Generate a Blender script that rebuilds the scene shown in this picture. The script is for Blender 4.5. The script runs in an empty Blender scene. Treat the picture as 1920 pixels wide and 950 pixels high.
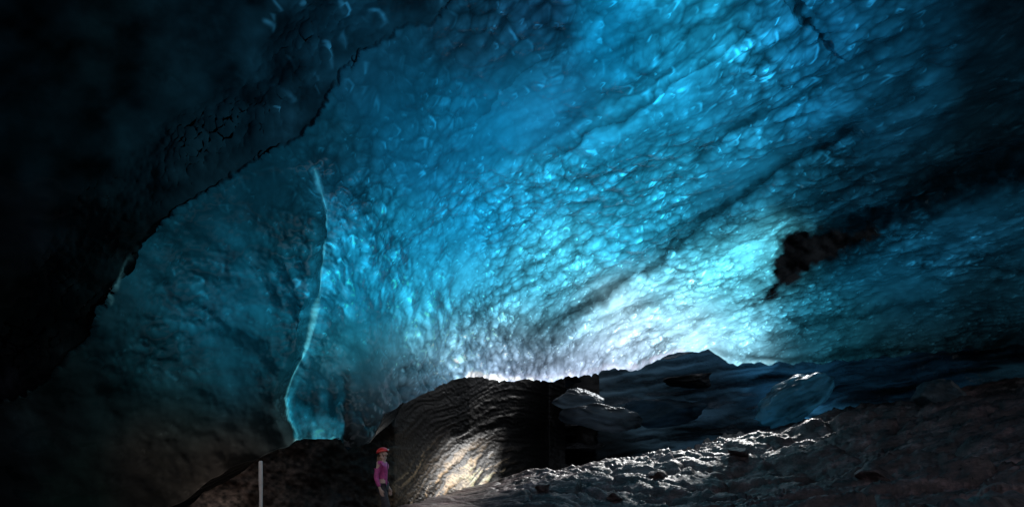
import bpy, math, random, bmesh
import numpy as np
from mathutils import Vector, Matrix
random.seed(7); rng=np.random.default_rng(7)
S=bpy.context.scene; COL=S.collection
F=853.3; HC=1.5; HZ=858.0
def P(px,py,Y):
    px,py,Y=np.broadcast_arrays(np.asarray(px,float),np.asarray(py,float),np.asarray(Y,float))
    return np.stack([(px-960)/F*Y,Y,HC+(HZ-py)/F*Y],-1)
# ------------------------------------------------------------------ noise
def h3(i,j,k,s):
    n=(i*374761393+j*668265263+k*2147483647+s*1274126177)&0xffffffff
    n=((n^(n>>13))*1274126177)&0xffffffff
    n=n^(n>>16)
    return (n&0xffff)/65535.0
def vn(p,s=0):
    f0=np.floor(p); f=p-f0; u=f*f*f*(f*(f*6-15)+10); i,j,k=[f0[...,a].astype(np.int64) for a in range(3)]
    r=0
    for a in (0,1):
        wa=u[...,0] if a else 1-u[...,0]
        for b in (0,1):
            wb=u[...,1] if b else 1-u[...,1]
            for c in (0,1):
                wc=u[...,2] if c else 1-u[...,2]
                r=r+wa*wb*wc*h3(i+a,j+b,k+c,s)
    return r*2-1
def fbm(p,o=4,s=0):
    r=0;a=1;t=0
    for q in range(o):
        r=r+a*vn(p*2**q+q*17.3,s+q); t+=a; a*=.5
    return r/t
def ridged(p,o=4,s=0):
    r=0;a=1;t=0
    for q in range(o):
        r=r+a*(1-np.abs(vn(p*2.03**q+q*11.7,s+q))*2); t+=a; a*=.5
    return r/t
def worley(p,s=0,k=14.):
    """smooth F1, F1, F2, id hash, offset to the nearest centre"""
    f0=np.floor(p).astype(np.int64); d1=np.full(p.shape[:-1],9.); d2=d1.copy(); idh=np.zeros_like(d1); off=np.zeros(p.shape); acc=np.zeros_like(d1)
    for a in (-1,0,1):
        for b in (-1,0,1):
            for c in (-1,0,1):
                i,j,l=f0[...,0]+a,f0[...,1]+b,f0[...,2]+c
                q=np.stack([i+h3(i,j,l,s),j+h3(i,j,l,s+1),l+h3(i,j,l,s+2)],-1)-p
                d=np.sqrt((q*q).sum(-1)); acc+=np.exp(-k*d)
                m=d<d1; d2=np.where(m,d1,np.minimum(d2,d)); d1=np.where(m,d,d1)
                idh=np.where(m,h3(i,j,l,s+3),idh); off=np.where(m[...,None],q,off)
    return -np.log(acc)/k,d1,d2,idh,off
def p3(x,y,z=0.0):
    x,y,z=np.broadcast_arrays(x,y,z); return np.stack([x,y,z],-1).astype(float)
def sstep(a,b,x):
    t=np.clip((x-a)/(b-a),0,1); return t*t*(3-2*t)
def lin(c):
    c=np.asarray(c,float)/255; return np.where(c<=.04045,c/12.92,((c+.055)/1.055)**2.4)
class TPS:
    def __init__(s,pts,val,lam=1e-3):
        s.p=np.asarray(pts,float); v=np.asarray(val,float); n=len(s.p)
        A=np.zeros((n+3,n+3)); A[:n,:n]=s.k(s.p,s.p)+lam*np.eye(n)
        Q=np.c_[np.ones(n),s.p]; A[:n,n:]=Q; A[n:,:n]=Q.T
        s.w=np.linalg.solve(A,np.r_[v,0,0,0])
    def k(s,a,b):
        d=((a[:,None]-b[None])**2).sum(-1); return np.where(d>0,.5*d*np.log(d+1e-12),0)
    def __call__(s,x,y):
        x,y=np.broadcast_arrays(np.asarray(x,float),np.asarray(y,float)); sh=x.shape
        q=np.c_[x.ravel(),y.ravel()]; out=np.empty(len(q)); n=len(s.p)
        for a in range(0,len(q),20000):
            b=q[a:a+20000]; out[a:a+20000]=s.k(b,s.p)@s.w[:n]+s.w[n]+b@s.w[n+1:]
        return out.reshape(sh)
def pdist(px,py,L):
    d=np.full(np.broadcast(px,py).shape,1e9)
    for (x0,y0),(x1,y1) in zip(L[:-1],L[1:]):
        dx,dy=x1-x0,y1-y0; t=np.clip(((px-x0)*dx+(py-y0)*dy)/(dx*dx+dy*dy),0,1)
        d=np.minimum(d,np.hypot(px-x0-t*dx,py-y0-t*dy))
    return d
def inside(x,y,poly):
    c=np.zeros(x.shape,bool); j=len(poly)-1
    for i in range(len(poly)):
        xi,yi=poly[i]; xj,yj=poly[j]
        c^=((yi>y)!=(yj>y))&(x<(xj-xi)*(y-yi)/(yj-yi+1e-9)+xi); j=i
    return c
def cmap(px,py,samples,sig=58):
    sx=np.array([s[0] for s in samples],float); sy=np.array([s[1] for s in samples],float)
    sc=lin([s[2:] for s in samples])**.5
    sh=px.shape; a=px.ravel(); b=py.ravel(); out=np.empty((len(a),3))
    for q in range(0,len(a),20000):
        d2=(a[q:q+20000,None]-sx)**2+(b[q:q+20000,None]-sy)**2
        d2m=d2.min(1,keepdims=True)
        w=np.exp(-(d2-d2m)/(2*sig*sig))
        out[q:q+20000]=(w@sc)/w.sum(1,keepdims=True)
    return (out**2).reshape(sh+(3,))
# ------------------------------------------------------------------ sun (ahead and to the right, above the ice)
L=np.array([.6,1.0,.99]); L=L/np.linalg.norm(L); LT=-L
SUN=5.0; SKYE=.45
def light_E(N):
    return SUN/math.pi*np.clip((N*L).sum(-1),0,1)*.95+SKYE*(.5+.5*N[...,2])
# ------------------------------------------------------------------ mesh utils
def grid_normals(V):
    du=np.gradient(V,axis=1); dv=np.gradient(V,axis=0)
    n=np.cross(du,dv); return n/np.maximum(np.linalg.norm(n,axis=-1,keepdims=True),1e-9)
def grid_obj(name,V,col=None,mask=None,mat=None,flip=False,attrs=None):
    r,c=V.shape[:2]; idx=np.arange(r*c).reshape(r,c)
    q=np.stack([idx[:-1,:-1],idx[:-1,1:],idx[1:,1:],idx[1:,:-1]],-1)
    if mask is not None: q=q[mask]
    q=q.reshape(-1,4)
    if flip: q=q[:,::-1]
    u,inv=np.unique(q,return_inverse=True); q=inv.reshape(-1,4)
    v=V.reshape(-1,3)[u]; me=bpy.data.meshes.new(name)
    me.vertices.add(len(v)); me.vertices.foreach_set('co',v.astype(np.float32).ravel())
    me.loops.add(q.size); me.loops.foreach_set('vertex_index',q.astype(np.int32).ravel())
    me.polygons.add(len(q)); me.polygons.foreach_set('loop_start',np.arange(0,q.size,4,dtype=np.int32))
    me.polygons.foreach_set('use_smooth',np.ones(len(q),bool))
    me.update(calc_edges=True); me.validate()
    if col is not None:
        at=me.color_attributes.new('tint','FLOAT_COLOR','POINT')
        at.data.foreach_set('color',col.reshape(-1,4)[u].astype(np.float32).ravel())
    for k,val in (attrs or {}).items():
        at=me.attributes.new(k,'FLOAT','POINT'); at.data.foreach_set('value',val.ravel()[u].astype(np.float32))
    o=bpy.data.objects.new(name,me); COL.objects.link(o)
    if mat: me.materials.append(mat)
    return o
def structure(o,label,cat):
    o['kind']='structure'; o['label']=label; o['category']=cat
def tag(o,label,cat,group=None):
    o['label']=label; o['category']=cat
    if group:o['group']=group
# ------------------------------------------------------------------ materials
class NT:
    def __init__(s,name):
        s.m=bpy.data.materials.new(name); s.m.use_nodes=True; s.t=s.m.node_tree; s.t.nodes.clear()
        s.out=s.n('ShaderNodeOutputMaterial')
    def n(s,typ,**kw):
        nd=s.t.nodes.new(typ)
        for k,v in kw.items():
            if hasattr(nd,k): setattr(nd,k,v)
        return nd
    def l(s,a,b): s.t.links.new(a,b)
    def setv(s,sock,v):
        if isinstance(v,bpy.types.NodeSocket): s.l(v,sock)
        else: sock.default_value=v
    def math(s,op,a,b=0.0,c=None):
        nd=s.n('ShaderNodeMath',operation=op); s.setv(nd.inputs[0],a); s.setv(nd.inputs[1],b)
        if c is not None: s.setv(nd.inputs[2],c)
        return nd.outputs[0]
    def vmath(s,op,a,b):
        nd=s.n('ShaderNodeVectorMath',operation=op); s.setv(nd.inputs[0],a)
        if op=='SCALE': s.setv(nd.inputs['Scale'],b)
        else: s.setv(nd.inputs[1],b)
        return nd.outputs[0]
    def noise(s,vec,scale,detail=4,rough=.55,col=False):
        nd=s.n('ShaderNodeTexNoise'); s.l(vec,nd.inputs['Vector']); nd.inputs['Scale'].default_value=scale
        nd.inputs['Detail'].default_value=detail; nd.inputs['Roughness'].default_value=rough
        return nd.outputs['Color' if col else 'Fac']
    def ramp(s,fac,stops):
        nd=s.n('ShaderNodeValToRGB'); e=nd.color_ramp.elements
        while len(e)<len(stops): e.new(.5)
        for i,(p,c) in enumerate(stops): e[i].position=p; e[i].color=(*c,1) if len(c)==3 else c
        s.l(fac,nd.inputs[0]); return nd.outputs[0]
    def maprange(s,v,a,b,c,d):
        nd=s.n('ShaderNodeMapRange'); s.setv(nd.inputs[0],v)
        for i,x in enumerate((a,b,c,d)): s.setv(nd.inputs[i+1],x)
        return nd.outputs[0]
    def bump(s,h,strength,dist):
        nd=s.n('ShaderNodeBump'); s.setv(nd.inputs['Strength'],strength); nd.inputs['Distance'].default_value=dist
        s.l(h,nd.inputs['Height']); return nd.outputs[0]
def ice_material(name,gloss=.10,diff=.06,scale=7,height=.025,refl=.8):
    t=NT(name); tc=t.n('ShaderNodeTexCoord').outputs['Object']
    at=t.n('ShaderNodeAttribute',attribute_name='tint')
    n3=t.noise(tc,scale,3,.55)
    nrm=t.bump(n3,at.outputs['Alpha'],height)
    c=at.outputs['Color']
    tr=t.n('ShaderNodeBsdfTranslucent'); t.l(c,tr.inputs[0]); t.l(nrm,tr.inputs['Normal'])
    df=t.n('ShaderNodeBsdfDiffuse'); t.l(c,df.inputs[0]); t.l(nrm,df.inputs['Normal'])
    m1=t.n('ShaderNodeMixShader'); m1.inputs[0].default_value=diff; t.l(tr.outputs[0],m1.inputs[1]); t.l(df.outputs[0],m1.inputs[2])
    gl=t.n('ShaderNodeBsdfGlossy'); gl.inputs['Roughness'].default_value=gloss; gl.inputs[0].default_value=(.9,.95,1,1); t.l(nrm,gl.inputs['Normal'])
    fr=t.n('ShaderNodeFresnel'); fr.inputs[0].default_value=1.31; t.l(nrm,fr.inputs['Normal'])
    wet=t.maprange(at.outputs['Alpha'],.1,.6,.06,1.0)   # reflection scales with the tint alpha, cut at the ceiling's far left
    m2=t.n('ShaderNodeMixShader'); t.l(t.math('MULTIPLY',t.math('MULTIPLY',fr.outputs[0],refl),wet),m2.inputs[0]); t.l(m1.outputs[0],m2.inputs[1]); t.l(gl.outputs[0],m2.inputs[2])
    t.l(m2.outputs[0],t.out.inputs[0]); return t.m
def rock_material(name,dark=(.015,.010,.010),lite=(.20,.122,.122),rough=.38,scale=1.0,bump=.05,spec=.38):
    t=NT(name); tc=t.n('ShaderNodeTexCoord').outputs['Object']
    mp=t.n('ShaderNodeMapping'); t.l(tc,mp.inputs[0]); mp.inputs['Rotation'].default_value=(0,0,-.45); mp.inputs['Scale'].default_value=(.5,1.6,1.7)
    a=t.noise(mp.outputs[0],1.6*scale,5,.65); b=t.noise(tc,14*scale,4,.65)
    f=t.math('ADD',t.math('MULTIPLY',a,.7),t.math('MULTIPLY',b,.3))
    c=t.ramp(f,[(.42,dark),(.55,tuple((np.array(dark)*.72+np.array(lite)*.28))),(.66,lite)])
    p=t.n('ShaderNodeBsdfPrincipled'); t.l(c,p.inputs['Base Color']); t.l(t.maprange(b,.3,.7,rough-.15,rough+.2),p.inputs['Roughness'])
    p.inputs['Specular IOR Level'].default_value=spec
    t.l(t.bump(t.noise(mp.outputs[0],7*scale,6,.72),.9,bump),p.inputs['Normal']); t.l(p.outputs[0],t.out.inputs[0]); return t.m
def plain(name,col,rough=.5,var=.25,scale=30,bump=.0,coat=0):
    t=NT(name); tc=t.n('ShaderNodeTexCoord').outputs['Object']
    n=t.noise(tc,scale,4,.6); c=np.array(col)
    cc=t.ramp(n,[(.3,tuple(c*(1-var))),(.7,tuple(np.minimum(c*(1+var),1)))])
    p=t.n('ShaderNodeBsdfPrincipled'); t.l(cc,p.inputs['Base Color']); p.inputs['Roughness'].default_value=rough
    if coat: p.inputs['Coat Weight'].default_value=coat
    if bump: t.l(t.bump(n,.6,bump),p.inputs['Normal'])
    t.l(p.outputs[0],t.out.inputs[0]); return t.m
M_ICE=ice_material('scalloped_blue_ice',gloss=.06,refl=1.1,height=.010,scale=9)
M_DARKICE=ice_material('dark_old_ice',gloss=.12,scale=3,height=.03,refl=.6,diff=.03)
M_FARICE=ice_material('far_ice',gloss=.3,diff=.12,scale=3,height=.08,refl=.12)
M_ROCK=rock_material('wet_rock')
M_BOULDER=rock_material('boulder_rock',(.018,.012,.012),(.20,.125,.125),.4,2.2,.03)
M_BLACKROCK=rock_material('black_rock',(.003,.004,.005),(.02,.026,.032),.5,2.0,.05,.2)
# ------------------------------------------------------------------ ice ceiling
DP=[(1200,-450,6.1),(1200,0,8.0),(1200,200,9.8),(1200,400,13),(1200,550,17),(1200,650,20),(1200,700,21),
 (1900,-450,5.6),(1900,0,7.5),(1900,300,10.5),(1900,500,14),(1900,650,18),(2700,-300,5),(2700,0,6.2),(2700,600,12),
 (1550,0,7.8),(1550,300,11),(1550,500,15.5),(1550,670,20),
 (600,0,8.3),(600,300,10.4),(600,500,11),(600,700,11),(600,820,10.8),(600,1000,10.6),
 (300,200,9.2),(300,450,10),(300,600,9.9),(300,800,9.6),(300,1000,9.3),(0,0,7.6),(0,300,8.8),(0,700,8.6),(0,1000,8),
 (-700,0,5.6),(-700,500,6.2),(-700,1000,6),(800,700,14),(800,500,13.3),(800,300,11),(800,0,8.2),(720,780,12),(940,710,17),(940,600,16.5),
 (0,-2500,2.4),(-700,-2500,2.3),(900,-900,4.4),(1500,-900,4.2),(1700,-2500,2.4),(2700,-2500,2.3),(400,-900,4.3)]
tD=TPS([(a/500,b/500) for a,b,c in DP],[math.log(c) for a,b,c in DP],1e-3)
EDGE=[(-900,960),(-300,840),(0,760),(60,730),(120,690),(165,630),(200,570),(225,520),(255,465),(290,435),(340,395),(400,355),(480,310),(530,275),(580,235),(615,185),(640,135),(690,95),(740,70),(800,40),(890,0),(1000,-120),(1200,-700),(1500,-3000)]
FIN=[(590,318),(600,350),(612,395),(612,440),(604,500),(598,560),(588,610),(575,655),(548,705),(537,745),(545,785),(558,818)]
TIP=[(588,650),(575,660),(549,705),(538,745),(546,785),(556,828),(600,834),(642,830),(645,790),(646,740),(640,690),(620,655)]
S1=[(1480,-10),(1510,40),(1545,85),(1568,106)]; S2=[(1590,240),(1540,275),(1480,300),(1420,345),(1360,395),(1290,450),(1200,510),(1120,565),(1050,600),(960,628)]
S3=[(1480,5),(1380,80),(1250,160),(1130,230),(1020,310),(920,370)]
S4=[(1960,295),(1860,320),(1760,350),(1650,405),(1560,445),(1500,455)]
S5=[(1250,570),(1130,600),(1040,625),(990,640)]
F1=[(1720,280),(1640,330),(1560,380),(1450,430),(1330,500),(1250,545)]; F2=[(1700,90),(1600,140),(1480,190),(1330,270),(1200,340)]
F3=[(1250,350),(1120,450),(1000,540),(900,600),(800,640)]; F4=[(1150,40),(1000,130),(900,220),(800,280)]
F5=[(1750,470),(1600,520),(1480,560),(1350,590),(1200,620)]
FOLDS=((S2,.16,.5),(S3,.06,.48),(F1,.07,.48),(F2,.06,.48),(F3,.05,.40),(F4,.04,.34),(F5,.04,.35))
SLAB=[(1474,455),(1510,440),(1555,440),(1598,444),(1640,430),(1650,438),(1612,454),(1585,466),(1545,486),(1515,504),(1478,530),(1440,560),(1416,570),(1436,542),(1452,518),(1448,496),(1464,476)]
ex=np.array([e[0] for e in EDGE],float); ey=np.array([e[1] for e in EDGE],float)
fx=np.array([e[0] for e in FIN],float); fy=np.array([e[1] for e in FIN],float)
def edge_sd(px,py):
    wob=12*fbm(p3(px/45,py/45),3,5)+7*fbm(p3(px/12,py/12),2,9)
    return np.where(py<np.interp(px,ex,ey),1,-1)*pdist(px,py,EDGE)+wob
def tip_sd(px,py):
    return np.where(inside(px,py,TIP),1,-1)*pdist(px,py,TIP+[TIP[0]])+4*fbm(p3(px/14,py/14),3,15)
def slab_sd(px,py):
    return np.where(inside(px,py,SLAB),1,-1)*pdist(px,py,SLAB+[SLAB[0]])+13*fbm(p3((px+py)/42,(py-.6*px)/26),3,141)+6*fbm(p3(px/9,py/7),2,142)
def wob(px,py,a=16):
    return px+a*fbm(p3(px/80,py/80),3,17)+.3*a*fbm(p3(px/18,py/18),2,18), py+a*fbm(p3(px/80,py/80),3,19)+.3*a*fbm(p3(px/18,py/18),2,20)
def fold_sd(qx,qy,Ls):
    a=np.array(sorted(Ls),float); below=qy>np.interp(qx,a[:,0],a[:,1])
    tap=sstep(a[0,0]-10,a[0,0]+130,qx)*sstep(a[-1,0]+10,a[-1,0]-130,qx)
    return pdist(qx,qy,Ls),below,tap
def depth(px,py,sd=None):
    Y=np.exp(tD(px/500,py/500))
    if sd is None: sd=edge_sd(px,py)
    Y=Y*(1-.010*sstep(-3,5,sd)-.05*sstep(0,160,sd))
    d=pdist(px,py,FIN); right=px>np.interp(py,fy,fx)
    tap=sstep(318,430,py)*sstep(900,840,py)
    Y=Y-tap*np.where(right,.14*np.exp(-(d/85)**2),.14*np.exp(-(d/14)**2)-.42*(1-np.exp(-(d/14)**2))*np.exp(-(d/110)**2))
    Y=Y-.20*sstep(-3,14,tip_sd(px,py))*sstep(690,780,py)
    qx,qy=wob(px,py)
    for Ls,w,a in ((S2,26,.20),(S4,30,.40),(S5,12,.2),(S1,10,.10)):
        Y=Y+a*np.exp(-(pdist(qx,qy,Ls)/w)**2)
    for Ls,a,_ in FOLDS:
        d,bl,tp=fold_sd(qx,qy,Ls); Y=Y+a*tp*np.where(bl,-np.exp(-d/50),np.exp(-d/50))*sstep(0,28,d)
    Y=Y+.10*sstep(-8,20,slab_sd(px,py))
    return Y
LB=[(-900,1150),(100,1080),(220,1000),(300,965),(400,905),(480,862),(540,838),(556,824),(642,824),(652,846),(690,832),(722,780),(760,752),(830,718),(880,707),(940,714),(1000,714),(1100,704),(1200,689),(1280,664),(1330,661),(1380,680),(1450,685),(1600,676),(1750,663),(1920,650),(2800,600)]
lbx=np.array([a for a,b in LB],float); lby=np.array([b for a,b in LB],float)
cx=np.r_[np.arange(-700,-20,20),np.arange(-20,1940,2.0),np.arange(1940,2701,20)]
bot=np.interp(cx,lbx,lby)
spike=np.clip(ridged(p3(cx/16,0*cx),2,37),0,1)**3
bot=bot+np.where((cx>645),6*fbm(p3(cx/28,0*cx),3,31)+3*fbm(p3(cx/8,0*cx),2,33)+5*spike*sstep(690,740,cx)*sstep(1350,1100,cx),3*fbm(p3(cx/30,0*cx),2,35)+22*fbm(p3(cx/70,0*cx),3,36)*sstep(535,490,cx))
top=np.interp(cx,[-700,250,500,1200,1500,1700,2700],[-2500,-2500,-250,-250,-420,-2500,-2500])
R1=np.linspace(0,1,50,endpoint=False); R2=np.linspace(0,1,390)
PY=np.r_[top[None]+(-50-top[None])*R1[:,None],-50+(bot[None]+50)*R2[:,None]]
PX=np.broadcast_to(cx,PY.shape).copy()
SD=edge_sd(PX,PY); TSD=tip_sd(PX,PY); LSD=slab_sd(PX,PY)
V=P(PX,PY,depth(PX,PY,SD))
CI=480
N=grid_normals(V)
if N[170,CI,2]<0: N=-N      # outward (up)
AX=np.array([[.8,-.6,0],[.6,.8,0],[0,0,1.]])
def big_disp(V):
    U=V@AX.T
    return .18*fbm(V*.33,3,41)+.17*fbm(U*np.array([.26,.85,.85]),3,43)
inmain=sstep(6,-12,SD); tipm=sstep(-2,3,TSD)*sstep(660,790,PY); slabm=sstep(-9,5,LSD)
smooth=np.exp(-(((PX-740)/120)**2+((PY-190)/130)**2))
farl=.20+.80*sstep(120,380,PX-.15*PY+90)
bw_=.15+.40*sstep(450,600,PX)
rough_s=(bw_+(1-bw_)*inmain)*(1-.7*smooth)*(1-.2*sstep(1500,1800,PX))*np.clip(.95+1.1*fbm(V*.5,3,47),.35,1.4)*(1-.25*tipm)*farl
wp=V+.09*np.stack([fbm(V*1.8,2,151),fbm(V*1.8,2,153),fbm(V*1.8,2,155)],-1)
U=wp@AX.T
f1,a1,b1,id1,of1=worley(U*np.array([2.7,3.9,3.7]),201,19.)
f3,a3,b3,id3,of3=worley(U*np.array([1.75,2.6,2.5])+9,221,16.)
f2,a2,b2,id2,of2=worley(U*np.array([6.0,8.6,8.2])+5,211,22.)
bigm=sstep(-.05,.30,fbm(V*.35+4,2,49))      # patches of broad scallops among the small ones
scal=(1-bigm)*(.45-f1)*.104+bigm*(.45-f3)*.130+(.4-f2)*.028*(.4+inmain)
V=V+N*(big_disp(V)-scal*rough_s+.003*fbm(V*5,2,45))[...,None]
# crescent highlights painted into the tint: one side of each dimple brighter, other darker
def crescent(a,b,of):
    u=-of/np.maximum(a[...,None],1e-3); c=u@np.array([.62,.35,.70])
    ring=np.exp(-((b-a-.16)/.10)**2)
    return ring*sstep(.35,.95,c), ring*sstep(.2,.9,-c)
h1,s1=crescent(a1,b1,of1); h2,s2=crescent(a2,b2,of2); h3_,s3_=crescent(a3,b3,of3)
lip=[]
for k,t in enumerate(np.r_[.02,.08,.2,.4,.7,1.0]):
    w=V[-1].copy(); g=sstep(560,760,cx); w[:,1]+=t*9*g+t*2.0*(1-g); w[:,2]+=t*2.6*g+t*.5
    w[:,2]+=.12*fbm(w*1.2,2,50+k)*sstep(0,.3,t); lip.append(w)
VA=np.concatenate([V,np.array(lip)],0)
NS=grid_normals(P(PX,PY,np.exp(tD(PX/500,PY/500)))); NS=NS if NS[170,CI,2]>0 else -NS
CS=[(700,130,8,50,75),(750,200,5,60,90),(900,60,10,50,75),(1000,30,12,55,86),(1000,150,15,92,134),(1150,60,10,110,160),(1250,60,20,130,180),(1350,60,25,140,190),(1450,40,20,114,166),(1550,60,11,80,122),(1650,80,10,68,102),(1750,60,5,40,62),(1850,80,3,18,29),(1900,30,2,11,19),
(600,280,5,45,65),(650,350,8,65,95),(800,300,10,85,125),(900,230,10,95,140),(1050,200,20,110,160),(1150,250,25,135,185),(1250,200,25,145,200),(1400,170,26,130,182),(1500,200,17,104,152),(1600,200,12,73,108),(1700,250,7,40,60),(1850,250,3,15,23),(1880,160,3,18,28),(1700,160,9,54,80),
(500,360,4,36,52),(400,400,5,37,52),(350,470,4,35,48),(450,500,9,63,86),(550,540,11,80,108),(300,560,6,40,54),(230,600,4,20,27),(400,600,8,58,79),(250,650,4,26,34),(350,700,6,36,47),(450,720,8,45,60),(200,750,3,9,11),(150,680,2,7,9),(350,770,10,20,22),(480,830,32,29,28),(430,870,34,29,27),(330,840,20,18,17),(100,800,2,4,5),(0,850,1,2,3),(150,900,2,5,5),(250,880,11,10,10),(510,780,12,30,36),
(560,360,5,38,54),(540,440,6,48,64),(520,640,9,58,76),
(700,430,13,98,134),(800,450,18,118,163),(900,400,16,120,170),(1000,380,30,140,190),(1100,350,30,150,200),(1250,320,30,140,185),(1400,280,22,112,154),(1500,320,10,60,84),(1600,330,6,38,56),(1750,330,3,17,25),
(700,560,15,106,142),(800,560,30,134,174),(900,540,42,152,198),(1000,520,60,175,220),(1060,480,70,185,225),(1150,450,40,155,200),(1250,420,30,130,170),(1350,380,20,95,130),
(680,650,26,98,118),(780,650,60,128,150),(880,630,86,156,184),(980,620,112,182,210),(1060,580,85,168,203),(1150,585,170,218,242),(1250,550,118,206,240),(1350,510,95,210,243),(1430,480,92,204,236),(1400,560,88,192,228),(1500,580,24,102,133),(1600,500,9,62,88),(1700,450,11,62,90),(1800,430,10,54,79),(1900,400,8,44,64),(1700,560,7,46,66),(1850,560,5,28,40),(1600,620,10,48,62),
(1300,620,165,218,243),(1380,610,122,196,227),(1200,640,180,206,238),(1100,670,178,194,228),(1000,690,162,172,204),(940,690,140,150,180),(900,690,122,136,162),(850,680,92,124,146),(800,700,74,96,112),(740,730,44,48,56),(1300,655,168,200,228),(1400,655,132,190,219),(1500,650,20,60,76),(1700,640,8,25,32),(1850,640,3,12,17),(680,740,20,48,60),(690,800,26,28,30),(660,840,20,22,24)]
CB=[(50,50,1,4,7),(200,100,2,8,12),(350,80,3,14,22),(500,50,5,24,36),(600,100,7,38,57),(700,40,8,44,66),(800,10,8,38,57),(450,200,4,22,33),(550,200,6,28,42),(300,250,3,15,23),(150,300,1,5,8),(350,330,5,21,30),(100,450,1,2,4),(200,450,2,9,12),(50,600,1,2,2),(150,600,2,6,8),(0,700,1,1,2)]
target=cmap(PX,PY,CS,46)  # paints the light pattern too, such as reflected daylight along the pale lower zone
tb=cmap(PX,PY,CB,70)*np.clip(.9+1.0*fbm(p3(PX/60,PY/45),4,87),.12,2.3)[...,None]
s=sstep(-2,2,SD)[...,None]; target=target*(1-s)+tb*s
TP=[(590,660,9,66,86),(570,720,9,62,80),(560,780,11,72,92),(620,720,7,46,59),(630,780,8,54,70),(600,770,9,58,75),(600,808,34,126,152),(600,830,105,205,226)]
tt=cmap(PX,PY,TP,24)*1.1*np.clip(1+1.7*fbm(p3(PX/16,PY/24),4,93),.35,2.2)[...,None]; s=tipm[...,None]; target=target*(1-s)+tt*s
QX,QY=wob(PX,PY)
def paint(Lp,w,f,al=1.0,warp=True):
    """multiply transmission along a dark streak"""
    global target
    d=(pdist(QX,QY,Lp) if warp else pdist(PX,PY,Lp))+w*1.0*fbm(p3(PX/20,PY/20),4,int(w)+60)
    k=al*np.exp(-(np.maximum(d,0)/w)**2); target=target*(1-k[...,None]*(1-f))
def glow(Lp,w,c,al=1.0,even=False):  # paints a bright highlight line into the tint
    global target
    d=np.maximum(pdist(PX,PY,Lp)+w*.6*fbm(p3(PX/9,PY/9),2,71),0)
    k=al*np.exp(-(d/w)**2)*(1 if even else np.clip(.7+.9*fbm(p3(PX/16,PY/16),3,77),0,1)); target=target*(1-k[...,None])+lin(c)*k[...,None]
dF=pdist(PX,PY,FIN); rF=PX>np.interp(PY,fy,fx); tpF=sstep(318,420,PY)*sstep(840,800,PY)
target=target*(1+tpF*np.where(rF,.85*np.exp(-dF/55),-.50*np.exp(-dF/45)))[...,None]  # shading painted along the fin: right side lighter, left side darker
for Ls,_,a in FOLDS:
    d,bl,tp=fold_sd(QX,QY,Ls); target=target*(1+tp*np.where(bl,.55*a*np.exp(-d/40)*sstep(0,8,d),-a*np.exp(-d/42)))[...,None]  # fold shading painted in: darker above each line, brighter below
wx=18*fbm(p3(PX/90,PY/90),3,89)
band=fbm(p3((PX*.85-PY*.53)/150,(PX*.53+PY*.85+wx)/17),4,81); bw=sstep(850,1300,PX+.3*PY)*inmain
target=target*np.clip(1+.65*band*bw,.3,1.7)[...,None]
mott=fbm(p3(PX/70,PY/55),3,83); target=target*np.clip(1+.28*mott,.5,1.6)[...,None]
fine=fbm(V*7,3,91); target=target*np.clip(1+.14*fine,.6,1.6)[...,None]
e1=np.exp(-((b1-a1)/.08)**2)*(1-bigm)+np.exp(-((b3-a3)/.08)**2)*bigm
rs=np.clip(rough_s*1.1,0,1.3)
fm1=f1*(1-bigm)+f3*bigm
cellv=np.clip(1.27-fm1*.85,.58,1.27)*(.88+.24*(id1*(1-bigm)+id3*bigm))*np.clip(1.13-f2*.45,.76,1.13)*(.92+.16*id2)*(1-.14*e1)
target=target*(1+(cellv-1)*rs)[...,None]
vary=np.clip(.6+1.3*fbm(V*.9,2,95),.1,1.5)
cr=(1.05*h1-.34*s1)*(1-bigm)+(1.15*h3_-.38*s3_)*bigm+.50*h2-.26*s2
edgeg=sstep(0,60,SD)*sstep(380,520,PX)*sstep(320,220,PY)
glint=sstep(.78,.92,id2)*h2*2.0+sstep(.82,.95,id1)*h1*2.2  # sparse bright glints painted into the tint
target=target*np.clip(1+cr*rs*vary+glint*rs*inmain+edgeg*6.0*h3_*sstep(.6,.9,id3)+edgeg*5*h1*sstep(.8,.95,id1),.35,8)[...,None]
paint(S1,6,.12); paint(S2,17,.28,.95); paint(S3,5,.55,.6); paint(S4,34,.20); paint(S5,6,.35,.7)
paint([(1500,460),(1560,445),(1640,415),(1760,368),(1930,325)],26,.35)
paint([(1700,160),(1600,230),(1540,275)],18,.45); paint([(1330,668),(1480,672),(1700,655),(1920,644)],8,.35)
paint([(1430,560),(1500,520),(1560,490),(1620,455)],26,.35); paint([(1480,600),(1600,590),(1750,560)],9,.4)
paint([(1120,50),(1000,130),(920,220)],5,.75,.6); paint([(1480,460),(1400,520),(1300,560),(1200,600)],4,.55,.7)
paint([(1350,30),(1270,110),(1150,190),(1090,260)],3,.55,.6)
paint([(648,700),(650,780),(652,850)],6,.3,.8,False)
dirt=lin((5,6,8))*np.clip(1+2.2*fbm(p3((PX+PY)/30,(PY-.6*PX)/14),4,97),.15,4)[...,None]
s=slabm[...,None]; target=target*(1-s)+dirt*s
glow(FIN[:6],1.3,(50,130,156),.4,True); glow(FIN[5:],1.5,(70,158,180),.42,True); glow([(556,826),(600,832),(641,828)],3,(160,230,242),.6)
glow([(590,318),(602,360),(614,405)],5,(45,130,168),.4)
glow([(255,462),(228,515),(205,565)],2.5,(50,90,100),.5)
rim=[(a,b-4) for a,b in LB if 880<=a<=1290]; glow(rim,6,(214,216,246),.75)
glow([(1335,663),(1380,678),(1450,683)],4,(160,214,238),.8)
target=target*np.array([1.0,1.035,.96])
EA=np.maximum(light_E(NS),.35)
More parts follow.
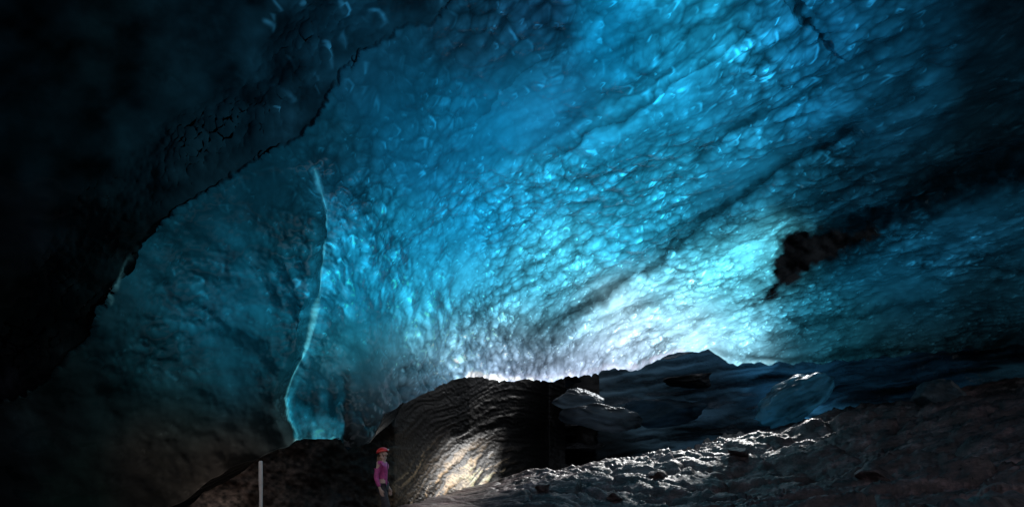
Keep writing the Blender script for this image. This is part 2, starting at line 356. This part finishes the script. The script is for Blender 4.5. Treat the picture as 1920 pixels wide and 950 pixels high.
GAIN=1.08+.16*sstep(900,1100,PX)*sstep(380,520,PY)+.34*np.exp(-(((PX-1060)/270)**2+((PY-480)/140)**2))+.14*np.exp(-(((PX-880)/220)**2+((PY-180)/220)**2))+.22*np.exp(-(((PX-760)/190)**2+((PY-470)/180)**2))+.25*np.exp(-(((PX-400)/180)**2+((PY-600)/170)**2))+.22*np.exp(-(((PX-860)/130)**2+((PY-680)/60)**2))-.24*np.exp(-(((PX-1050)/190)**2+((PY-660)/60)**2))+.22*np.exp(-(((PX-1350)/130)**2+((PY-600)/75)**2))
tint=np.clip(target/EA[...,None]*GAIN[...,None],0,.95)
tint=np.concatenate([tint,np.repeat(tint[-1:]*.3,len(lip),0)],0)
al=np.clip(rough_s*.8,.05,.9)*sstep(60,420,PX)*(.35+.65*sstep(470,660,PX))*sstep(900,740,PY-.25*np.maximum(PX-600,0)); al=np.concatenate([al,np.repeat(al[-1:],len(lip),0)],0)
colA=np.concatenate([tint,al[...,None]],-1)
fm=np.zeros((VA.shape[0]-1,VA.shape[1]-1),bool); nr=PY.shape[0]; fm[:nr-1]=(SD[:-1,:-1]>0)
tm=np.zeros_like(fm); tm[:nr-1]=(TSD[:-1,:-1]>-2)&(PY[:-1,:-1]>655)
sm=np.zeros_like(fm); sm[:nr-1]=(LSD[:-1,:-1]>0)
keep=np.ones_like(fm); cm=(cx[:-1]>950)&(cx[:-1]<1560); keep[nr:,:]&=~cm[None]
nchk=np.cross(VA[170,CI+1]-VA[170,CI],VA[171,CI]-VA[170,CI]); fl=nchk[2]>0
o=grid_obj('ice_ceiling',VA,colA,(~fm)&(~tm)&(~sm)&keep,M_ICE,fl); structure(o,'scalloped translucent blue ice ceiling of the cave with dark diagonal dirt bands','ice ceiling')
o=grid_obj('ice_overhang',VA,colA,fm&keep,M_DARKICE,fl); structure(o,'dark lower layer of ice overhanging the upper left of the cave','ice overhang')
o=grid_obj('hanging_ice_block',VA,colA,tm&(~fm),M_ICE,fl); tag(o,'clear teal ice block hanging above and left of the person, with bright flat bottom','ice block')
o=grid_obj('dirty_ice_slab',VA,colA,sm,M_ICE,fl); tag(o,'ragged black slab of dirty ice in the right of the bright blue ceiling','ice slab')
# ------------------------------------------------------------------ ground
GP=[(900,947,13.8),(1000,918,14.6),(1100,892,15.6),(1250,865,16.8),(1400,836,17.6),(1500,810,17.8),(1700,752,17.5),(1900,728,16.5),(1100,952,13.4),(1300,952,12.5),(1500,952,10.5),(1700,952,8.5),(1900,952,7),(1300,908,14.5),(1500,893,14.5),(1700,868,13),(1900,845,11)]
gx=[tuple(P(*g)) for g in GP]
gx+=[(-14,0,0),(-12,10,0),(-12,20,0),(-3,5,0),(-2.75,9.7,0),(-3,14,0),(-4,20,0),(-1.2,8,0),(-1,11,0),(0,3,0),(0,-4,0),(4,0,.1),(3,9,.05),(10,0,.7),(20,0,2.2),(25,10,5.5),(26,25,5),(0,25,0),(2,24,.1),(5,24,.6),(10,28,1.5),(18,26,3.2),(-12,32,0),(30,-4,3),(30,32,5)]
tG=TPS([(a,b) for a,b,c in gx],[c for a,b,c in gx],1e-2)
def ground_z(x,y):
    x=np.asarray(x,float); y=np.asarray(y,float)
    z=tG(x,np.maximum(y,-4)); m=.14+.86*sstep(-1.6,1.2,x); q=p3(x,y)
    rot=p3((x*.87-y*.25)*.75,(y*.9+x*.35)*1.8)+.22*p3(fbm(q*1.1,3,115),fbm(q*1.1,3,117))
    d=.36*(ridged(rot*.4,5,101)-.2)+.12*(ridged(p3(rot[...,0]*.6,rot[...,1]*2.0),3,103)-.2)
    for sc,h,tl,sd in ((.7,.26,.38,221),(1.9,.08,.15,231),(4.6,.03,.06,241)):
        _,a,b,i_,of=worley(rot*sc,sd)
        d=d+h*(i_-.5)+tl/sc*.8*((i_*7.3%1-.5)*of[...,0]+(i_*13.7%1-.5)*of[...,1]*1.5)-h*.6*np.exp(-((b-a)/.10)**2)
    return np.where(y<-4,0,1)*z+m*(d+.05*fbm(q*6,3,119))-.02
xs=np.r_[np.arange(-60,-16,3.),np.arange(-16,-4,.25),np.arange(-4,18,.05),np.arange(18,32,.2),np.arange(32,60,3.)]; ys=np.r_[np.arange(-90,-6,4.),np.arange(-6,7,.25),np.arange(7,19,.05),np.arange(19,34,.25)]
GX,GY=np.meshgrid(xs,ys); G=np.stack([GX,GY,ground_z(np.clip(GX,-16,31),GY)],-1)
o=grid_obj('ground',G,None,None,M_ROCK); structure(o,'dark wet rock floor of the cave rising into a bank on the right','ground')
# unseen wall added behind the viewpoint to block sky light, open overhead
hx,hz=np.meshgrid(np.arange(-45,46,.6),np.arange(-1,7.1,.6)); hv=np.stack([hx,-8+1.2*fbm(p3(hx*.2,hz*.2),4,161),hz],-1)
o=grid_obj('sky_block_wall',hv,None,None,M_BLACKROCK); structure(o,'unseen dark wall added behind the viewpoint to block sky light','cave wall')
# ------------------------------------------------------------------ tunnel wall behind the person
def wall_material():
    t=NT('striated_sediment_ice'); tc=t.n('ShaderNodeTexCoord').outputs['Object']
    at=t.n('ShaderNodeAttribute',attribute_name='tint')
    n=t.noise(tc,5,4,.6)
    p=t.n('ShaderNodeBsdfPrincipled'); c=t.vmath('SCALE',at.outputs['Color'],t.maprange(n,.3,.7,.4,1.5)); t.l(c,p.inputs['Base Color'])
    p.inputs['Roughness'].default_value=.5; p.inputs['Specular IOR Level'].default_value=.25
    t.l(t.bump(t.noise(tc,9,5,.7),.8,.04),p.inputs['Normal']); t.l(p.outputs[0],t.out.inputs[0]); return t.m
M_WALL=wall_material()
cx2=np.arange(-300,1125,1.8); py2=np.arange(600,1030,1.7); WX,WY=np.meshgrid(cx2,py2)
Yw=np.interp(WX,[-300,100,400,650,740,800,880,960,1030,1125],[9.6,11,12,13,13.9,15.4,17.6,21.4,25.2,26.5])
r=np.hypot((WX-1010)/1.25,(WY-965)); th=np.arctan2(WY-965,WX-1010); warp=fbm(p3(WX/120,WY/120),3,121)+.25*fbm(p3(WX/30,WY/30),3,122)
rr=r+26*warp+14*th
flow=fbm(p3(rr/2.8,th*8),3,123); flow2=fbm(p3(rr/11,th*1.8),3,125); fleck=fbm(p3(WX/3.2,WY/3.2),2,126)
tun=sstep(690,800,WX+20*fbm(p3(WX/30,WY/30),2,128))*sstep(1120,1000,WX)
hollow=sstep(735,860,WX)*sstep(1120,1010,WX)
Yw=Yw+hollow*3.6*sstep(965,800,WY)
Yw=Yw-tun*(.05*flow+.11*flow2+.05*fleck)-(1-tun)*.5*fbm(p3(WX/60,WY/60),4,127)
W=P(WX,WY,Yw)
CW=[(0,900,4,5,6),(300,900,60,49,42),(420,910,112,90,76),(420,860,84,70,62),(520,900,70,57,50),(600,900,42,35,32),(620,940,36,30,28),(680,900,28,25,23),(740,800,26,23,21),(780,850,88,70,51),(760,930,80,64,47),(830,800,34,29,25),(860,840,58,47,36),(820,900,88,70,50),(900,800,10,9,9),(950,820,5,5,6),(930,860,34,28,22),(990,800,2,3,4),(1000,900,1,2,2),(800,765,7,7,7),(900,750,3,3,4),(1050,860,1,2,2),(1060,760,2,3,4),(1100,800,2,2,3)]  # near-black samples at right paint the darkness of the tunnel mouth
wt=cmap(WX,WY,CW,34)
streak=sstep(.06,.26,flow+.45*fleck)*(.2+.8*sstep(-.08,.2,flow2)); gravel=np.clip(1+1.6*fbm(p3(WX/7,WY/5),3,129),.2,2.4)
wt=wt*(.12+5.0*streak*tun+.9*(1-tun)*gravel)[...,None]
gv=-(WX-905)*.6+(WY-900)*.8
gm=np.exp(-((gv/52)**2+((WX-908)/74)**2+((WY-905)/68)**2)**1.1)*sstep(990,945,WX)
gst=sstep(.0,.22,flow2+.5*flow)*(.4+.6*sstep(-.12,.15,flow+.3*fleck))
gold=gm*gst; wt=wt*(1-.9*gm[...,None]); wt=wt+np.array([.95,.68,.41])*gold[...,None]  # lit gold patch painted into the colour, over real sediment bands
under=sstep(60,150,WY-np.interp(WX,lbx,lby)); wt=wt*(.04+.96*under*tun+.96*(1-tun))[...,None]  # shade beneath the ceiling rim painted into the wall colour
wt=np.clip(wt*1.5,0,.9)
wm=WY>np.interp(WX,lbx,lby)-np.where(WX>960,22,40)
o=grid_obj('cave_wall',W,np.concatenate([wt,np.ones_like(wt[...,:1])],-1),wm[:-1,:-1],M_WALL,False); structure(o,'dark striated tunnel wall with swirling sediment bands painted gold where lit behind the person','cave wall')
# ------------------------------------------------------------------ far ice wall, right
cx3=np.r_[np.arange(1060,1950,2.6),np.arange(1950,2801,25)]; py3=np.arange(540,1020,2.4); RX,RY=np.meshgrid(cx3,py3)
Yr=np.interp(RX,[1060,1100,1300,1500,1900,2800],[27.2,26.4,24.6,23.2,20,13])
lay=fbm(p3(RX/130,(RY+.16*RX+14*fbm(p3(RX/80,RY/80),3,138))/10),4,135); lay2=ridged(p3(RX/160,(RY+.16*RX)/30),3,139)
Yr=Yr+.9*fbm(p3(RX/150,RY/60),4,131)+.2*fbm(p3(RX/40,RY/25),2,133)-.25*lay-.5*lay2
RV=P(RX,RY,Yr)
CR=[(1060,800,3,5,7),(1100,730,24,34,42),(1200,720,14,26,35),(1300,720,10,24,35),(1250,760,14,24,31),(1350,780,9,20,29),(1450,720,18,50,74),(1500,735,32,80,110),(1560,720,16,54,80),(1650,695,10,35,52),(1750,685,6,24,37),(1900,680,3,12,18),(1400,800,4,9,13),(1600,760,5,14,20),(1100,840,2,3,4)]
rt=np.clip(cmap(RX,RY,CR,40)*1.3,0,.8)*np.clip(.85+1.5*lay,.08,2.4)[...,None]
rm=RY>np.interp(RX,lbx,lby)-20
o=grid_obj('far_ice_wall',RV,np.concatenate([rt,np.ones_like(rt[...,:1])*.9],-1),rm[:-1,:-1],M_FARICE); structure(o,'dark blue banded ice wall closing the cave behind the rock bank','ice wall')
# ------------------------------------------------------------------ faceted lumps
def facet_mesh(name,size,seed,cuts=16,sub=5,rough=.03,tint=None,depthcut=(.55,.9)):
    r=np.random.default_rng(seed)
    bm=bmesh.new(); bmesh.ops.create_icosphere(bm,subdivisions=sub,radius=1.0)
    v=np.array([x.co[:] for x in bm.verts])
    for k in range(cuts):
        n=r.normal(size=3); n/=np.linalg.norm(n); d=r.uniform(*depthcut); e=v@n-d
        v=v-np.where(e>0,e*.96,0)[:,None]*n
    nn=v/np.linalg.norm(v,axis=1,keepdims=True)
    v=v+nn*(rough*2.2*fbm(v*2.2+seed,4,seed)+rough*.9*fbm(v*8+seed,3,seed+5))[:,None]
    v=v*np.array(size)
    for x,c in zip(bm.verts,v): x.co=c
    me=bpy.data.meshes.new(name); bm.to_mesh(me); bm.free()
    for p in me.polygons: p.use_smooth=True
    if tint is not None:
        at=me.color_attributes.new('tint','FLOAT_COLOR','POINT')
        wv=v+.3*np.c_[fbm(v*1.1,2,seed+1),fbm(v*1.1,2,seed+2),fbm(v*1.1,2,seed+3)]
        t=np.array(tint)[None]*np.clip(.9+1.3*fbm(np.c_[wv[:,0]*.8,wv[:,1]*.8,wv[:,2]*5],4,seed),.15,1.6)[:,None]
        at.data.foreach_set('color',np.c_[t,np.full(len(t),.9)].astype(np.float32).ravel())
    return me
def lump(name,px,py,Y,size,seed,mat,label,cat,rot=(0,0,0),tint=None,group=None,**k):
    me=facet_mesh(name,size,seed,tint=tint,**k); me.materials.append(mat)
    o=bpy.data.objects.new(name,me); COL.objects.link(o); o.location=P(px,py,Y); o.rotation_euler=rot; tag(o,label,cat,group); return o
lump('ice_block',1088,750,22.8,(1.6,1.1,.9),11,M_FARICE,'small grey blue faceted ice block under the bright ceiling rim','ice block',(0,.1,.3),(.15,.19,.225),rough=.06,cuts=18,depthcut=(.5,.88))
lump('ice_block',1142,786,22.0,(2.4,1.3,.72),23,M_FARICE,'wide grey layered ice block with a pointed lower edge above the tunnel mouth','ice block',(0,.10,.1),(.16,.19,.22),rough=.06,cuts=18,depthcut=(.5,.88))
lump('ice_block',1240,768,23.2,(2.7,1.2,.9),29,M_FARICE,'dark blue layered ice block right of the grey blocks, beneath the ceiling notch','ice block',(0,-.12,.1),(.11,.18,.235),rough=.07,cuts=18,depthcut=(.5,.88))
lump('rock_block',1296,714,23.6,(1.7,1.1,.42),41,M_BLACKROCK,'black wedge of rock tucked under the notch in the bright ceiling rim','rock',(0,-.05,.1),rough=.06,cuts=18,depthcut=(.5,.88))
lump('ice_mound',1490,748,20.8,(1.9,1.1,.85),53,M_FARICE,'soft rounded pale blue mound of ice behind the crest of the rock bank','ice mound',(0,-.5,.2),(.16,.38,.49),rough=.12,cuts=4,depthcut=(.78,.95))
def rest(name,px,Y,size,seed,label,rot=(0,0,0),mat=M_BOULDER,cat='boulder',dz=.12):
    x=(px-960)/F*Y; z=float(ground_z(np.array([x]),np.array([Y]))[0])
    me=facet_mesh(name,size,seed,sub=4,rough=.08,cuts=22,depthcut=(.42,.85)); me.materials.append(mat)
    o=bpy.data.objects.new(name,me); COL.objects.link(o); o.location=(x,Y,z+size[2]*dz); o.rotation_euler=rot; tag(o,label,cat); return o
rest('boulder',1770,16.8,(1.45,1.0,.95),61,'large dark blue grey boulder on the crest of the bank at far right',(0,.2,.4),rock_material('boulder_blue',(.012,.02,.026),(.09,.13,.155),.35,2,.04),dz=.35)
rest('boulder',1018,14.4,(.36,.3,.24),63,'small pale rock at the low left end of the bank, by the lit wall',dz=.3)
rest('boulder',1075,15.0,(.34,.3,.20),65,'low flat stone just right of the small pale rock at the bank end',dz=.3)
rest('boulder',1150,14.2,(.5,.35,.24),67,'flat pinkish slab lying low on the front face of the bank',(0,.1,.5))
rest('boulder',1235,15.6,(.65,.45,.34),69,'angular grey pink rock half way up the bank, below the tunnel blocks',(.1,0,.9))
rest('boulder',1385,16.4,(.7,.5,.36),71,'broad wet rock on the bank below the pale ice mound',(0,.2,.2))
rest('boulder',1480,12.5,(.6,.42,.32),73,'dark jagged rock near the bottom edge, right of centre on the bank',(0,.2,1.2))
rest('boulder',1640,12.5,(.75,.55,.42),75,'dark rounded rock on the shaded slope below the large boulder',(0,.1,.3))
rest('boulder',1815,9.0,(.3,.26,.26),77,'small upright stone near the lower right corner',(0,.3,.3))
# ------------------------------------------------------------------ post
def tube_mesh(name,pts,rad,seg=14):
    vs=[];fs=[]
    for (x,y,z),r in zip(pts,rad):
        for k in range(seg):
            a=2*math.pi*k/seg; q=r*(1+.06*math.sin(3*a+z*9)); vs.append((x+q*math.cos(a),y+q*math.sin(a),z))
    n=len(pts)
    for i in range(n-1):
        for k in range(seg):
            a=i*seg+k; b=i*seg+(k+1)%seg; fs.append((a,b,b+seg,a+seg))
    fs.append(tuple(range(seg))[::-1]); fs.append(tuple((n-1)*seg+k for k in range(seg)))
    me=bpy.data.meshes.new(name); me.from_pydata(vs,[],fs); me.update()
    for p in me.polygons: p.use_smooth=len(p.vertices)==4
    return me
Yp=9.3; xp=(488-960)/F*Yp; zt=1.5-.006*Yp
me=tube_mesh('post',[(0.012*math.sin(z*2),0,z) for z in np.linspace(-.15,zt-.02,14)]+[(0.01,0,zt),],[.035+.004*math.sin(z*7) for z in range(14)]+[.024])
me.materials.append(plain('pale_wood',(.90,.76,.68),.6,.1,14,.01)); o=bpy.data.objects.new('post',me); COL.objects.link(o); o.location=(xp,Yp,0)
tag(o,'thin pale post standing upright beneath the low ice rim, left of the person','post')
# ------------------------------------------------------------------ person
def skin(name,vd,ed,mat,parent,sub=2):
    keys=list(vd)
    me=bpy.data.meshes.new('t'); me.from_pydata([vd[k][0] for k in keys],[(keys.index(a),keys.index(b)) for a,b in ed],[])
    o=bpy.data.objects.new('t',me); COL.objects.link(o)
    m=o.modifiers.new('s','SKIN'); m.use_smooth_shade=True
    for i,k in enumerate(keys):
        r=vd[k][1]; sv=me.skin_vertices[0].data[i]; sv.radius=(r,r) if not isinstance(r,tuple) else r; sv.use_root=(i==0)
    s=o.modifiers.new('u','SUBSURF'); s.levels=sub; s.render_levels=sub
    dg=bpy.context.evaluated_depsgraph_get(); m2=bpy.data.meshes.new_from_object(o.evaluated_get(dg)); m2.name=name
    bpy.data.objects.remove(o); m2.materials.clear(); m2.materials.append(mat)
    for p in m2.polygons: p.use_smooth=True
    r=bpy.data.objects.new(name,m2); COL.objects.link(r); r.parent=parent; return r
xq,yq=(717-960)/F*9.7,9.7; zq=float(ground_z(np.array([xq]),np.array([yq]))[0])
person=bpy.data.objects.new('person',None); COL.objects.link(person); person.location=(xq,yq,zq); person.rotation_euler=(0,0,-.12)
tag(person,'person in red helmet and purple jacket standing in profile, gazing up to the right','person')
SK=plain('skin',(.74,.48,.38),.5,.1); JK=plain('purple_nylon',(.72,.11,.36),.5,.3,14,.015); TR=plain('charcoal_trousers',(.07,.062,.07),.7,.3,20,.01)
HR=plain('light_brown_hair',(.38,.21,.12),.5,.5,60,.01); BT=plain('dark_boot_leather',(.02,.018,.017),.5,.3); HE=plain('red_helmet_shell',(.95,.035,.025),.28,.04,8,0,.5); WH=plain('lamp_white',(.7,.7,.7),.3,.05); BK=plain('black_strap',(.015,.015,.015),.5,.2)
J={'pelvis':((0,0,.93),.105),'waist':((.0,0,1.06),.092),'chest':((.005,0,1.24),.112),'upchest':((-.01,0,1.37),.088),'neck':((.0,0,1.455),.048),'skull0':((.012,0,1.515),.068),'skull1':((.015,0,1.585),.088),'skull2':((.0,0,1.655),.066),
 'chin':((.074,0,1.528),.034),'nose':((.113,0,1.592),.013)}
E=[('pelvis','waist'),('waist','chest'),('chest','upchest'),('upchest','neck'),('neck','skull0'),('skull0','skull1'),('skull1','skull2'),('skull0','chin'),('skull1','nose')]
for s,sy in (('l',1),('r',-1)):
    el=(-.06,.19*sy,1.10); wr=(.04+.02*sy,.185*sy,.875)
    J['sh'+s]=((-.01,.145*sy,1.365),.054); J['el'+s]=(el,.040); J['wr'+s]=(wr,.027); J['palm'+s]=((wr[0]+.03,wr[1],wr[2]-.075),.032)
    E+=[('upchest','sh'+s),('sh'+s,'el'+s),('el'+s,'wr'+s),('wr'+s,'palm'+s)]
    for q,(off,ln) in enumerate(((.03,.075),(.011,.085),(-.009,.08),(-.028,.06))):
        b=(wr[0]+.035+off,wr[1]-.004*sy,wr[2]-.105); m=(b[0]+.012,b[1]-.01*sy,b[2]-ln*.5); t=(b[0]+.014,b[1]-.03*sy,b[2]-ln)
        J[f'f{q}a'+s]=(b,.0105); J[f'f{q}b'+s]=(m,.0095); J[f'f{q}c'+s]=(t,.008)
        E+=[('palm'+s,f'f{q}a'+s),(f'f{q}a'+s,f'f{q}b'+s),(f'f{q}b'+s,f'f{q}c'+s)]
    J['tha'+s]=((wr[0]+.072,wr[1]-.012*sy,wr[2]-.06),.011); J['thb'+s]=((wr[0]+.085,wr[1]-.02*sy,wr[2]-.105),.009); E+=[('palm'+s,'tha'+s),('tha'+s,'thb'+s)]
    if sy<0: hip,kn,an,to=(.01,-.085,.88),(.14,-.085,.49),(.20,-.09,.10),(.37,-.10,.03)
    else: hip,kn,an,to=(-.01,.085,.88),(.02,.085,.48),(-.14,.09,.10),(.03,.10,.03)
    J['hip'+s]=(hip,.082); J['kn'+s]=(kn,.055); J['an'+s]=(an,.038); J['to'+s]=(to,.032)
    E+=[('pelvis','hip'+s),('hip'+s,'kn'+s),('kn'+s,'an'+s),('an'+s,'to'+s)]
skin('body',J,E,SK,person,2)
jk={'waist':((.0,0,1.06),.110),'hem':((.0,0,.90),.126),'chest':((.005,0,1.24),.130),'upchest':((-.01,0,1.38),.098),'collar':((.0,0,1.455),.064)}
je=[('waist','hem'),('waist','chest'),('chest','upchest'),('upchest','collar')]
for s,sy in (('l',1),('r',-1)):
    jk['sh'+s]=((-.01,.148*sy,1.365),.068); jk['el'+s]=((-.06,.192*sy,1.10),.054); jk['cu'+s]=((.035+.02*sy,.186*sy,.89),.042)
    je+=[('upchest','sh'+s),('sh'+s,'el'+s),('el'+s,'cu'+s)]
jo=skin('jacket',jk,je,JK,person,2)
zp=tube_mesh('zip',[(.132-.02*abs(z-1.2)/.2,0,z) for z in np.linspace(.92,1.42,8)],[.006]*8,6); zp.materials.append(BK); z=bpy.data.objects.new('zip',zp); COL.objects.link(z); z.parent=jo
tr={'pelvis':((0,0,.93),.112)}; te=[]
for s in 'lr':
    h,k,a=J['hip'+s][0],J['kn'+s][0],J['an'+s][0]
    tr['hip'+s]=(h,.096); tr['kn'+s]=(k,.072); tr['an'+s]=(tuple(np.array(a)+np.array([0,0,.03])),.058); te+=[('pelvis','hip'+s),('hip'+s,'kn'+s),('kn'+s,'an'+s)]
skin('trousers',tr,te,TR,person,2)
for s in 'lr':
    a,t=np.array(J['an'+s][0]),np.array(J['to'+s][0])
    skin('boot',{'a':(tuple(a+[0,0,.10]),.056),'b':(tuple(a+[-.01,0,-.035]),.058),'c':(tuple((a+t)/2+[0,0,-.012]),.05),'d':(tuple(t+[.0,0,.018]),.042)},[('a','b'),('b','c'),('c','d')],BT,person,2)
skin('hair',{'a':((-.035,0,1.60),.078),'b':((-.075,0,1.51),.058),'c':((-.085,.03,1.42),.046),'d':((-.075,.05,1.33),.03),'e':((-.02,.07,1.50),.032),'f':((-.02,-.07,1.50),.032),'g':((.0,-.085,1.40),.026),'h':((-.02,.085,1.40),.026)},[('a','b'),('b','c'),('c','d'),('a','e'),('a','f'),('f','g'),('e','h')],HR,person,2)
def bm_obj(name,bm,mat,parent,smooth=True):
    me=bpy.data.meshes.new(name); bm.to_mesh(me); bm.free(); me.materials.append(mat)
    for p in me.polygons: p.use_smooth=smooth
    o=bpy.data.objects.new(name,me); COL.objects.link(o); o.parent=parent; return o
bm=bmesh.new(); bmesh.ops.create_uvsphere(bm,u_segments=32,v_segments=20,radius=1)
bmesh.ops.delete(bm,geom=[v for v in bm.verts if v.co.z<-.12],context='VERTS')
for v in bm.verts:
    x,y,zz=v.co; rid=1+.03*math.cos(6*math.atan2(y,x))*max(0,zz); v.co=(x*.132*rid,y*.112*rid,zz*.105)
    if zz<.02: v.co.x*=1.05; v.co.y*=1.05
bmesh.ops.rotate(bm,verts=bm.verts,cent=(0,0,0),matrix=Matrix.Rotation(-.22,3,'Y')); bmesh.ops.translate(bm,verts=bm.verts,vec=(.0,0,1.625))
bmesh.ops.solidify(bm,geom=bm.faces[:],thickness=.008)
he=bm_obj('helmet',bm,HE,person)
bm=bmesh.new(); bmesh.ops.create_uvsphere(bm,u_segments=14,v_segments=10,radius=1)
for v in bm.verts: v.co=Vector((v.co.x*.02,v.co.y*.03,v.co.z*.022))+Vector((.128,0,1.675))
bm_obj('headlamp',bm,WH,he)
skin('chin_strap',{'a':((.03,.085,1.60),.006),'b':((.06,.06,1.52),.006),'c':((.075,0,1.487),.006),'d':((.06,-.06,1.52),.006),'e':((.03,-.085,1.60),.006)},[('a','b'),('b','c'),('c','d'),('d','e')],BK,he,1)
for sy in (-1,1):
    bm=bmesh.new(); bmesh.ops.create_uvsphere(bm,u_segments=10,v_segments=8,radius=.011); bmesh.ops.translate(bm,verts=bm.verts,vec=(.088,.033*sy,1.6)); bm_obj('eye',bm,BK,person)
# ------------------------------------------------------------------ world, sun, camera
w=bpy.data.worlds.new('World'); S.world=w; w.use_nodes=True; nt=w.node_tree
sky=nt.nodes.new('ShaderNodeTexSky'); sky.sky_type='NISHITA'; sky.sun_disc=False; sky.sun_elevation=math.asin(L[2]); sky.sun_rotation=math.atan2(L[0],L[1])
hs=nt.nodes.new('ShaderNodeHueSaturation'); hs.inputs['Saturation'].default_value=.3
bg=nt.nodes['Background']; bg.inputs[1].default_value=.15; nt.links.new(sky.outputs[0],hs.inputs['Color']); nt.links.new(hs.outputs[0],bg.inputs[0])
sd_=bpy.data.lights.new('sun','SUN'); sd_.energy=SUN; sd_.angle=math.radians(6); sd_.color=(1,.98,.955)
so=bpy.data.objects.new('sun',sd_); COL.objects.link(so); so.rotation_euler=Vector(LT).to_track_quat('-Z','Y').to_euler()
cam=bpy.data.cameras.new('camera'); co=bpy.data.objects.new('camera',cam); COL.objects.link(co); co.location=(0,0,HC); co.rotation_euler=(math.pi/2,0,0)
cam.lens=16; cam.sensor_width=36; cam.shift_y=(HZ-475)/1920; cam.clip_end=500; S.camera=co
S.view_settings.view_transform='Standard'; S.view_settings.look='None'; S.view_settings.exposure=0
